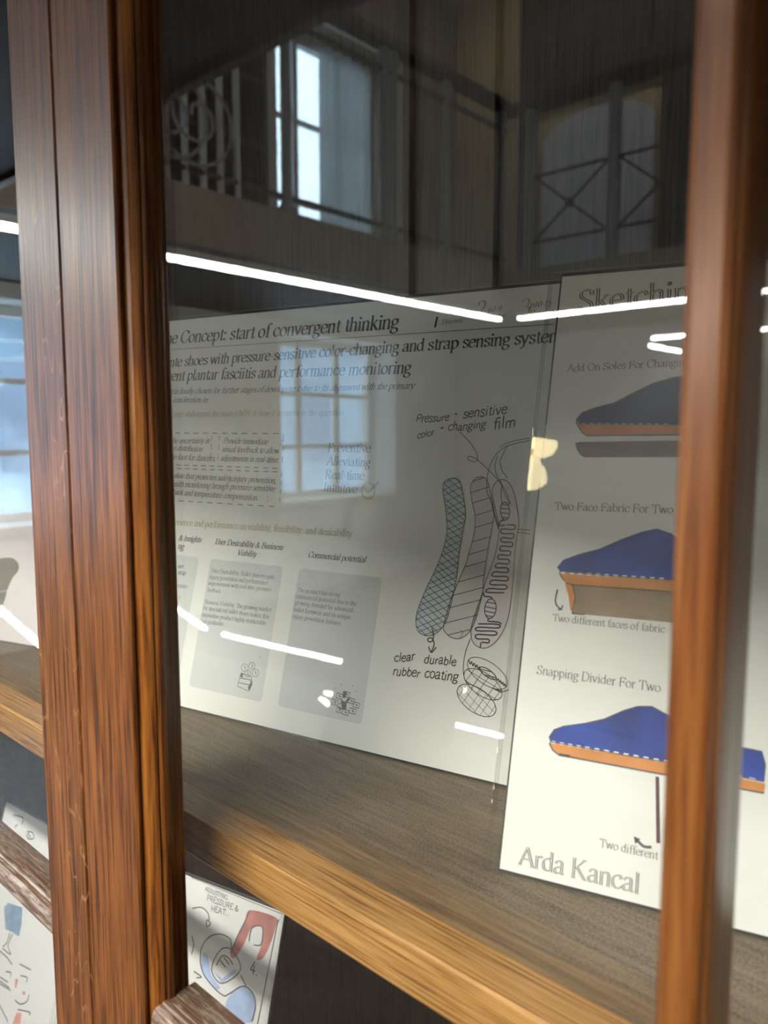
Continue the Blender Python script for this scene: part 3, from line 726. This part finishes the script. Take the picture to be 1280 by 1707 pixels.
# grey boxes
def rect(art, u0, u1, v0, v1, r=.003):
    P = []
    for cx_, cy_, a0 in ((u1 - r, v1 - r, 0), (u0 + r, v1 - r, 90), (u0 + r, v0 + r, 180), (u1 - r, v0 + r, 270)):
        for i in range(5):
            q = math.radians(a0 + i * 22.5); P.append(Vector((cx_ + r * math.cos(q), cy_ + r * math.sin(q))))
    art.polys.append(P)
u_ = lambda x, y: s1.px(x, y)
for (l, rr) in ((-.236, -.1693), (-.1555, -.0895), (-.322, -.2475)): rect(a, l, rr, .0165, .1095)
a.build('box_tint', TINTBOX, P1, .0001)
T = a.text; B_ = .24
T('Concept: start of convergent thinking', (300, 572), (664, 547), pre='the ', wt=B_)
T('shoes with pressure-sensitive color-changing and strap sensing syste', (307, 610), (914, 571), pre='pointe ', post='m', wt=B_)
T('plantar fasciitis and performance monitoring', (311.5, 634), (684.5, 622), pre='to prevent ', wt=B_)
it = dict(slant=.22, wt=.20)
T('is finally chosen for further stages of development due to its alignment with the primary', (290, 657), (690, 648), pre='concept ', **it)
T('cosideration in:', (288, 671), (347, 671), **it)
for t, p, q, pre in (('e uncertainty in', (292, 739), (349, 739), 'th'), ('Provide immediate', (372, 739), (446, 741), ''), ('e distribution', (289, 751), (337, 753), 'pressur'),
                     ('visual feedback to allow', (370, 753), (464, 756), ''), ('e foot for dancers.', (289, 766), (359, 769), 'of th'), ('adjustments in real-time.', (367, 768), (464, 771), ''),
                     ('hoe that promotes safety,injury prevention,', (293, 797), (460, 806), 'A s'), ('alth monitoring hrough pressure-sensitive', (291.6, 811), (458, 819.5), 'he'),
                     ('ack and temperature compensation.', (291.6, 824.5), (430, 834.5), 'feedb'), ('2', (466, 743), (471, 743), '')):
    T(t, p, q, pre=pre, **it)
bi = dict(slant=.22, wt=.25)
for t, p, q in (('& Insights', (297, 901), (335, 904)), ('ng', (296, 915), (306, 916)), ('User Desirability & Business', (358, 907), (471, 917)), ('Viability', (395, 925), (427, 928.5)), ('Commercial potential', (513, 929), (609, 938)),
                ('ure', (296, 946.6), (305, 947.6)), ('strap', (296, 957), (309.5, 958.5))): T(t, p, q, **bi)
T('p10-15', (883, 513), (918, 510), **it); T('Develop', (882, 527), (922, 523), **it)
a.dash((292, 722), (473, 723), .0005, 11); a.dash((294, 775), (470, 781), .0005, 12); a.dash((295, 781), (470, 787), .0005, 12); a.dash((298, 835), (466, 845), .0005, 10)
a.dash((473, 724), (470, 780), .0004, 3); a.dash((470, 788), (466, 844), .0004, 4); a.dash((353, 726), (351, 770), .0004, 3); a.dash((366, 726), (363, 772), .0004, 3)
a.line([(284, 583), (600, 562), (922, 540.5)], .0004, False)
a.line([(729, 528), (725, 546)], .0014, False)
a.build('heading_text', INK, P1, .00015)
for t, p, q in (('User Desirability: Ballet dancers gain', (351.5, 954), (457, 965)), ('injury prevention and performance', (349, 964.5), (446.6, 975)), ('improvement with real-time pressure', (347, 975), (451.5, 986)),
                ('feedback.', (345, 986), (369, 988.6)), ('Business Viability: The growing market', (341, 1006), (452, 1020)), ('for specialized ballet shoes makes this', (338, 1016), (448, 1031.5)),
                ('innovative product highly marketable', (336.4, 1027.5), (443, 1042)), ('and profitable.', (334.4, 1038.5), (373.5, 1043.5)),
                ('The product has strong', (495.5, 986.5), (567, 995)), ('commercial potential due to the', (493, 997), (594, 1010)), ('growing demand for advanced', (491.6, 1007.5), (588, 1021)),
                ('ballet footwear and its unique', (489, 1019), (584, 1032.5)), ('injury prevention features.', (487.6, 1030.5), (570, 1043)), ('pressure', (287, 979), (313, 981)), ('d', (297, 998), (300, 998.5))):
    T(t, p, q, wt=.20)
for t, p, q in (('Preventive', (546, 753), (617.5, 754)), ('Alleviating', (544, 775), (616.5, 778)), ('Real-time', (541, 798), (606.5, 800)), ('Intuitive', (538, 818.5), (595, 822.5))): T(t, p, q, wt=.21)
T('2', (794, 528), (810, 526), wt=.13); T('p7-9', (813, 522), (835, 519), **it); T('Define', (816, 532), (842, 529), **it); T('Discover', (736, 541), (771, 537), **it)
# coin and banknote icons
for cx_, cy_, r_ in ((408, 1113, 5.5), (420, 1110, 5), (426, 1122, 5.5), (413, 1123, 5)): a.line([(cx_ + r_ * math.cos(t * .785), cy_ + r_ * 1.15 * math.sin(t * .785)) for t in range(8)], .0004, True, True); a.line([(cx_, cy_ - 3), (cx_ + 1, cy_ + 3)], .0006, False)
for P in ([(402, 1122), (420, 1128), (415, 1152), (396, 1144)], [(400, 1130), (420, 1134), (417, 1142), (398, 1138)]): a.line(P, .0006, False, True)
a.fill([(413, 1146), (420, 1134), (421, 1140), (416, 1152)], False); a.fill([(402, 1121), (406, 1124), (404, 1130), (400, 1127)], False)
for (x, y) in ((562, 1155), (574, 1152), (554, 1165), (582, 1163), (566, 1172), (590, 1170), (572, 1182), (584, 1180), (562, 1178)):
    a.line([(x, y), (x + 10, y + 3), (x + 8, y + 11), (x - 2, y + 8)], .0006, False, True); a.line([(x + 3, y + 4), (x + 6, y + 7)], .0009, False)
for P in ([(572, 1152), (578, 1153), (576, 1164), (571, 1163)], [(568, 1166), (578, 1171), (577, 1184), (571, 1182)], [(580, 1163), (584, 1164), (578, 1173), (575, 1171)]): a.fill(P, False)
for p in ((569, 1141), (588, 1143), (594, 1153), (558, 1147), (433, 1095)): a.fill([(p[0] - 1, p[1]), (p[0], p[1] - 1.3), (p[0] + 1, p[1]), (p[0], p[1] + 1.3)], False)
a.build('body_text', INKG, P1, .00015)
T('e and performance on viability, feasibility, and desirability', (316, 876.5), (587, 895), pre='experienc', wt=.20); T('matter elaborated the main HMW & how it answers to the question', (281, 695), (572, 692.5), slant=.1, wt=.17)
T('3', (866, 527), (884, 525), wt=.14); T('3', (441, 838), (447, 838.4), wt=.14)
a.line([(614 + 11 * math.cos(t * .6), 818.5 + 13 * math.sin(t * .6)) for t in range(11)], .0009, True); a.line([(606, 812), (613, 822), (631, 803)], .0011, False)
a.build('ochre_text', GOLD, P1, .00015)
# the three insoles and the pods, pen drawing
c6 = lambda *p: [(640 + x * .3164, 780 + y * .3164) for x, y in p]
c5 = lambda *p: [(640 + x * .2577, 460 + y * .2577) for x, y in p]
I1 = c6((310, 110), (318, 75), (345, 57), (380, 55), (402, 75), (412, 120), (425, 190), (430, 260), (418, 320), (408, 380), (398, 440), (390, 510), (382, 580), (370, 650), (350, 730), (330, 800), (300, 850), (260, 880), (215, 883), (180, 860), (168, 810), (178, 750), (200, 690), (230, 620), (265, 550), (295, 480), (320, 400), (332, 330), (328, 240), (318, 170))
I2 = c6((455, 110), (465, 75), (490, 52), (525, 50), (548, 75), (558, 120), (575, 190), (580, 250), (570, 320), (555, 390), (545, 450), (535, 520), (525, 600), (520, 660), (505, 720), (490, 780), (470, 830), (440, 875), (395, 900), (350, 890), (318, 860), (315, 830), (330, 770), (350, 700), (375, 640), (400, 580), (430, 510), (450, 440), (470, 370), (480, 300), (478, 240), (465, 180))
I3 = c6((570, 130), (580, 90), (605, 65), (640, 65), (670, 95), (690, 150), (703, 220), (710, 290), (700, 370), (690, 440), (685, 520), (678, 620), (665, 730), (645, 820), (610, 890), (560, 940), (510, 948), (470, 920), (458, 860), (470, 800), (490, 740), (515, 670), (535, 600), (565, 520), (588, 450), (600, 390), (606, 320), (590, 230))
def ell(cx_, cy_, ra, rb, deg, n=16):
    q = math.radians(deg)
    return [(cx_ + ra * math.cos(t) * math.cos(q) - rb * math.sin(t) * math.sin(q), cy_ + ra * math.cos(t) * math.sin(q) + rb * math.sin(t) * math.cos(q)) for t in [i * 2 * math.pi / n for i in range(n)]]
E1, E2, E3 = (c6(*ell(545, 1082, 122, 58, 35)), c6(*ell(522, 1140, 117, 58, 36)), c6(*ell(488, 1225, 118, 62, 36)))
a.fill(I1); a.build('blue_wash', BLUEWASH, P1, .0001)
a.fill(I2); a.build('grey_wash', GREYWASH, P1, .0001)
a.fill(I3); a.build('lilac_wash', LILACWASH, P1, .0001)
W1 = .00042
for P in (I1, I2, I3, E1, E2, E3): a.line(P, W1, True, True)
a.hatch(I1, math.radians(-33), .0034, .00036, .25); a.hatch(I1, math.radians(28), .0038, .00036, .25)
a.hatch(I2, math.radians(20), .0074, .00042, .15); a.hatch(E2, math.radians(60), .005, .0003, .2); a.hatch(E2, math.radians(-20), .006, .0003, .2)
a.hatch(E3, math.radians(62), .0045, .00022, .2); a.hatch(E3, math.radians(-35), .0045, .00022, .2)
for P in (((945, 1050), (880, 1060), (800, 1080), (750, 1108)), ((945, 1066), (860, 1082), (790, 1105), (730, 1150), (690, 1220), (668, 1300), (668, 1400), (690, 1450), (715, 1550), (740, 1640)),
          ((735, 1165), (718, 1230), (730, 1290), (755, 1330), (768, 1380), (815, 1480)), ((800, 1095), (755, 1185), (752, 1215), (765, 1260), (800, 1310)),
          ((490, 1010), (560, 1080), (600, 1150), (603, 1195), (575, 1202), (545, 1185), (552, 1167), (600, 1187), (660, 1240), (720, 1300), (768, 1360), (800, 1420), (818, 1478)), ((760, 1370), (758, 1420), (765, 1480)), ((690, 1440), (720, 1550), (745, 1640)), ((860, 1640), (945, 1645)), ((865, 1660), (945, 1668))):
    a.line(c5(*P), W1)
a.line(c6((455, 900), (430, 970), (418, 1050), (425, 1110), (450, 1140)), W1); a.line(c6((400, 850), (415, 870), (400, 895)), .0003)
# pods and coils
def pod(cx_, cy_, ra, rb, deg):
    P = c6(*ell(cx_, cy_, ra, rb, deg)); a.line(P, .0006, True, True); a.hatch(P, math.radians(-4), .0027, .00055, .1)
pod(638, 228, 47, 24, 88); pod(561, 742, 52, 30, 96); pod(548, 1082, 52, 18, 35)
def coil(rows, w_):
    P = []
    for i, (y, l, r_) in enumerate(rows):
        d_ = .13 * (r_ - l); q_ = [(l + d_, y), (r_ - d_, y + 3)]
        P += q_ if i % 2 == 0 else q_[::-1]
    a.line(c6(*P), w_, True, False, 6)
a.line(c6((640, 275), (620, 278), (608, 290), (615, 305), (640, 300)), .0008)
coil([(300, 640, 697), (322, 612, 692), (345, 612, 690), (368, 612, 686), (390, 614, 683), (412, 612, 680), (436, 605, 672), (458, 600, 668), (480, 595, 665), (503, 590, 662), (525, 580, 660), (548, 572, 660), (570, 560, 660), (592, 560, 658), (615, 550, 655), (636, 540, 652), (655, 527, 650)], .00085)
a.line(c6((527, 655), (528, 675), (560, 680), (572, 690)), .0008); a.line(c6((550, 795), (552, 808), (600, 812), (620, 822)), .0008)
coil([(822, 478, 620), (840, 478, 618), (858, 475, 600), (878, 475, 600), (900, 480, 560), (918, 510, 556)], .00085); a.line(c6((512, 918), (508, 945)), .0008)
a.line(c6(*[(448 + i * 7, 1020 + i * 4.2 + (10 if i % 2 else -8)) for i in range(9)]), .0006); a.line(c6(*[(590 + i * 6, 1108 + i * 4.5 + (8 if i % 2 else -6)) for i in range(10)]), .0006)
a.line(c6((590, 1165), (625, 1178), (660, 1168)), .0005); a.line(c6((575, 1162), (620, 1185)), .0005)
a.build('insole_drawing', INK, P1, .0002)
hw = dict(serif=False, hand=.11, slant=.16, wt=.165)
for t, p, q in (('Pressure', (692, 704), (748, 702)), ('-', (756, 696), (763, 695)), ('sensitive', (771, 698), (845, 689)), ('color', (695, 731), (724, 725)), ('-', (732, 720), (740, 719)), ('changing', (746, 719), (809, 714)), ('film', (821, 717), (860, 710)),
                ('clear', (656.5, 1102), (691, 1102)), ('durable', (706, 1106), (760, 1109)), ('rubber', (654, 1125), (699.5, 1129.5)), ('coating', (706.4, 1130), (763, 1136))):
    T(t, p, q, **hw)
a.line(c6((252, 842), (262, 880), (255, 912), (236, 915), (232, 900), (252, 897), (265, 930), (250, 968)), .0007); a.line(c6((235, 942), (250, 972), (276, 945)), .0007)
a.build('handwriting', INK, P1, .0002)

# ---- shoe board
s2 = Sheet('shoe_sketch_board', B2, 16.6, 19.05, 0.004, .40, .2965, PAPER2, (.006, .003, .001))
tag(s2.root, 'white printed board nearest the lens with three blue clogs on orange soles', 'poster')
P2 = s2.paper; a = Art(s2.px); T = a.text
c7 = lambda *p: [(820 + x * .2694, 440 + y * .2695) for x, y in p]
c8 = lambda *p: [(800 + x * .398, 860 + y * .3984) for x, y in p]
def inline(items, wt_):
    for t, p, q, pre, post in items: T(t, p, q, pre, post, wt=wt_, thin=.45)
big = (('Sketch', (962, 520), (1108, 507), '', 'ing'), ('Arda Kancal', (864, 1440), (1066, 1490), '', ''))
for b_ in big:
    inline((b_,), .24); a.build('title_text', INKM, P2, .00012)
    inline((b_,), .08); a.build('title_inline', PAPER2, P2, .0002)
sm = dict(wt=.17, thin=.5)
for t, p, q, post in (('Add On Soles For Chan', (945, 620), (1118, 611), 'ging'), ('Two Face Fabric For Two', (924, 850), (1122, 856), ''), ('Two different faces of fabric', (920.6, 1035), (1108, 1055), ''), ('Snapping Divider For Two', (894, 1123), (1101, 1154), ''), ('Two different', (999, 1411), (1096.5, 1433), '')):
    T(t, p, q, post=post, **sm)
a.build('caption_text', INKG, P2, .00015)
# clog A
UA = c7((520, 965), (560, 920), (640, 890), (760, 858), (880, 795), (1000, 738), (1115, 705), (1180, 695), (1260, 730), (1380, 830), (1540, 930), (1560, 1000), (1115, 996), (545, 992))
a.fill(UA, False); a.build('clog_upper', NAVY, P2, .0001)
a.fill(c7((521, 975), (535, 1010), (560, 1045), (585, 1062), (1560, 1056), (1560, 1000), (1115, 996), (545, 992)), False); a.build('clog_sole', TAN, P2, .0001)
UB = c8((325, 215), (350, 185), (420, 160), (500, 140), (600, 97), (680, 68), (740, 55), (800, 75), (900, 150), (1060, 260), (1080, 300), (790, 268), (600, 255), (450, 242), (335, 232))
a.fill(c8((332, 238), (345, 262), (365, 282), (390, 286), (1080, 335), (1080, 300), (790, 268), (600, 255), (450, 242), (335, 232)), False); a.build('clog_sole', TAN, P2, .0001)
a.fill(c8((355, 280), (372, 340), (378, 395), (395, 402), (398, 330), (388, 288)), False); a.build('folded_flap', TAN, P2, .00012)
a.fill(c8((290, 950), (305, 980), (330, 1000), (770, 1082), (1190, 1160), (1195, 1120), (770, 1030), (600, 1002), (440, 972), (295, 947)), False)
a.build('clog_sole', TAN, P2, .0001)
a.fill(UB, False); a.build('clog_upper', INDIGO, P2, .0001); UC = c8((290, 925), (310, 895), (350, 880), (440, 868), (520, 850), (600, 815), (660, 797), (720, 797), (780, 830), (900, 920), (1080, 965), (1180, 985), (1195, 1040), (1190, 1112), (770, 1028), (600, 1000), (440, 970), (295, 945))
a.fill(UC, False); a.build('clog_upper', INDIGO, P2, .0001)
a.fill(c7((514, 1108), (525, 1150), (545, 1180), (570, 1196), (1500, 1194), (1500, 1090), (900, 1096), (540, 1102)), False); a.build('spare_sole', BROWND, P2, .0001)
a.fill(c8((388, 288), (400, 340), (388, 408), (790, 445), (1080, 470), (1080, 338)), False); a.build('fabric_face', BROWNG, P2, .00008)
a.fill(c8((735, 1090), (750, 1092), (755, 1370), (738, 1368)), False); a.build('divider_face', PLUM, P2, .0001)
for P, n in ((((555, 990), (1115, 994)), 11),): a.dash(c7(P[0])[0], c7(P[1])[0], .0007, n, .5)
a.build('stitching', WHITEI, P2, .0002)
a.dash(c8((340, 236))[0], c8((790, 266))[0], .0011, 12, .5); a.build('stitching', WHITEI, P2, .0002); a.dash(c8((300, 946))[0], c8((440, 969))[0], .0011, 4, .5); a.dash(c8((440, 969))[0], c8((770, 1026))[0], .0011, 8, .5); a.dash(c8((770, 1026))[0], c8((1180, 1110))[0], .0011, 8, .5)
a.build('stitching', WHITEI, P2, .0002)
po = lambda: a.build('pen_outline', PENCIL, P2, .00022)
a.line(UA, .0005, False, True)
a.line(c7((521, 975), (535, 1010), (560, 1045), (585, 1062), (1400, 1056)), .0007, False); po(); a.line(UB, .0005, False, True); a.line(c8((332, 238), (345, 262), (365, 282), (390, 288), (1060, 336)), .0005, False)
a.line(c8((388, 288), (400, 340), (386, 408)), .0005, False); po(); a.line(UC, .0005, False, True)
a.line(c8((290, 950), (305, 980), (330, 1000), (770, 1082), (1190, 1160)), .0007, False)
a.fill(c8((330, 992), (378, 1000), (376, 1011), (334, 1005)), False); po(); a.fill(c8((385, 405), (440, 411), (438, 416), (385, 411)), False)
po(); a.line(c8((325, 308), (316, 350), (322, 375), (340, 390)), .0007); a.line(c8((326, 392), (342, 392), (346, 375)), .0007, False); a.build('curved_arrow', PENCIL, P2, .00022)
a.line(c8((718, 1385), (685, 1382), (652, 1350)), .0012); a.fill(c8((644, 1340), (672, 1352), (650, 1372)), False)
a.build('curved_arrow', PENCIL, P2, .00022)

# ---- board behind the left pane
B3 = ray(48, 1078); B3 = B3 * (-HS / B3.z)
s3 = Sheet('lilac_board', B3, 16.6, 20, -.24, .028, .2965, PINK, (.001, .001, .001)); P3 = s3.paper
tag(s3.root, 'lilac printed board behind the left pane with a dark brushed figure', 'poster')
a = Art(s3.px)
a.fill([(-6, 935), (8, 930), (22, 931), (31, 940), (30, 952), (20, 965), (12, 985), (6, 1005), (-8, 1025), (-30, 1010), (-24, 960)], True); a.build('brushed_figure', TAUPE, P3, .0001)
a.fill([(40, 960), (30, 985), (20, 1018), (17, 1020), (26, 980)], True); a.fill([(-10, 985), (40, 980), (40, 983), (-10, 989)], False); a.build('grey_wash', GREYWASH, P3, .0001)

# ---- cards on the lower board of the case
def tops(x, y, Y): r = ray(x, y); return r * (Y / r.y)
ZL = -.64
s4top = tops(474, 1522, .345)
lean4 = 17.0; h4 = (s4top.z - ZL) / math.cos(math.radians(lean4)); az4 = 12.5
n4 = Vector((-math.sin(math.radians(az4)), math.cos(math.radians(az4)), 0))
f4 = s4top - n4 * math.sin(math.radians(lean4)) * h4 - Vector((0, 0, math.cos(math.radians(lean4)) * h4))
s4 = Sheet('sketch_card', f4, az4, lean4, -.21, 0, h4, CARD, (.004, .0, .0), pw=.002); P4 = s4.paper
tag(s4.root, 'sketch card with a rosy hand pointing at a blue and white shoe, under the shelf', 'sketch card')
a = Art(s4.px); T = a.text
c5b = lambda *p: [(220 + x * .3125, 1300 + y * .3126) for x, y in p]
a.fill(c5b((630, 695), (770, 735), (765, 790), (735, 880), (700, 950), (665, 955), (690, 880), (700, 790), (640, 785), (600, 870), (550, 948), (525, 925), (560, 840), (600, 760)), True); a.build('hand_wash', SKIN, P4, .0001)
a.fill(c5b((645, 785), (695, 785), (690, 870), (630, 860)), False); a.build('fingernail', CARD, P4, .00015)
a.fill(c5b((380, 925), (405, 940), (420, 1030), (450, 1080), (470, 1110), (440, 1115), (400, 1060), (370, 990)), True)
a.fill(c5b((530, 1140), (600, 1100), (640, 1130), (655, 1200), (640, 1290), (560, 1280), (500, 1210)), True); a.fill(c5b((435, 1020), (480, 1060), (545, 1010), (570, 1015), (480, 1085)), False)
a.build('shoe_wash', PALEBLUE, P4, .0001)
for P, cl in (((365, 980), (370, 900), (410, 840), (470, 822), (525, 850), (530, 900)), 0), (((365, 980), (385, 1040), (440, 1110), (490, 1150), (520, 1140), (590, 1100), (640, 1130), (660, 1200), (640, 1290)), 0), (((425, 1010), (470, 910), (530, 905), (580, 1010), (480, 1085)), 1), (((450, 990), (480, 940), (510, 945), (540, 985)), 0), (((470, 960), (500, 1000)), 0), (((490, 945), (520, 985)), 0), (((320, 685), (370, 680), (405, 710), (412, 750)), 0), (((400, 745), (420, 765), (400, 782), (398, 748)), 0), (((525, 925), (560, 840), (600, 760), (630, 695)), 0), (((580, 1040), (610, 1100)), 0), (((320, 830), (330, 880), (318, 930)), 0), (((330, 1020), (370, 1050), (345, 1055)), 0), (((625, 860), (640, 790), (695, 785), (690, 875), (650, 880)), 0):
    a.line(c5b(*P), .0009, True, bool(cl))
a.line(c5b((317, 520), (800, 715), (780, 760)), .0005, False); a.line(c5b((780, 745), (670, 1300)), .0007, False)
for t, p, q in (('ADJUSTING', (388, 590), (510, 640)), ('PRESSURE &', (398, 640), (568, 705)), ('HEAT...', (420, 700), (520, 728)), ('4.', (625, 1030), (672, 1050))):
    a.text(t, c5b(p)[0], c5b(q)[0], serif=False, wt=.16, hand=.05)
a.build('pencil_lines', PENCIL, P4, .0002)
t5 = tops(66, 1368, .306); l5 = 17.0; h5 = (t5.z - ZL) / math.cos(math.radians(l5)); az5 = 5.6
n5 = Vector((-math.sin(math.radians(az5)), math.cos(math.radians(az5)), 0))
f5 = t5 - n5 * math.sin(math.radians(l5)) * h5 - Vector((0, 0, math.cos(math.radians(l5)) * h5))
s5 = Sheet('sketch_card', f5, az5, l5, -.064, .12, h5, CARD, (.001, .001, .001), pw=.002); P5 = s5.paper
tag(s5.root, 'sketch card with a small figure in a blue skirt, behind the left pane', 'sketch card')
a = Art(s5.px)
c9 = lambda *p: [(x * .2268, 1320 + y * .2267) for x, y in p]
a.fill(c9((30, 850), (60, 815), (165, 850), (160, 960), (140, 1065), (90, 1030), (40, 1010)), False); a.build('skirt_wash', SKIRT, P5, .0001)
a.fill(c9((125, 1620), (160, 1630), (150, 1707), (90, 1707)), False); a.fill(c9((115, 1370), (135, 1380), (120, 1450), (108, 1430)), False); a.fill(c9((165, 1465), (190, 1468), (188, 1495), (165, 1490)), False); a.build('coral_wash', CORAL, P5, .0001)
for P in (((75, 1035), (50, 1110), (20, 1140)), ((95, 1045), (60, 1130), (80, 1195), (20, 1150)), ((0, 1170), (50, 1215), (90, 1270)), ((145, 1265), (230, 1310)), ((45, 1320), (80, 1330), (80, 1360)), ((150, 1350), (200, 1365), (195, 1400)), ((110, 1530), (150, 1560), (200, 1540), (215, 1490)), ((130, 1600), (220, 1620), (215, 1640)), ((0, 1570), (60, 1690)), ((110, 260), (130, 240)), ((100, 170), (170, 190), (160, 240)), ((200, 290), (240, 300), (250, 340), (210, 345), (195, 310)), ((205, 300), (225, 335)), ((0, 1360), (60, 1400)), ((0, 1390), (70, 1440)), ((0, 1410), (80, 1460))):
    a.line(c9(*P), .0012)
a.build('pencil_lines', PENCIL, P5, .0002)
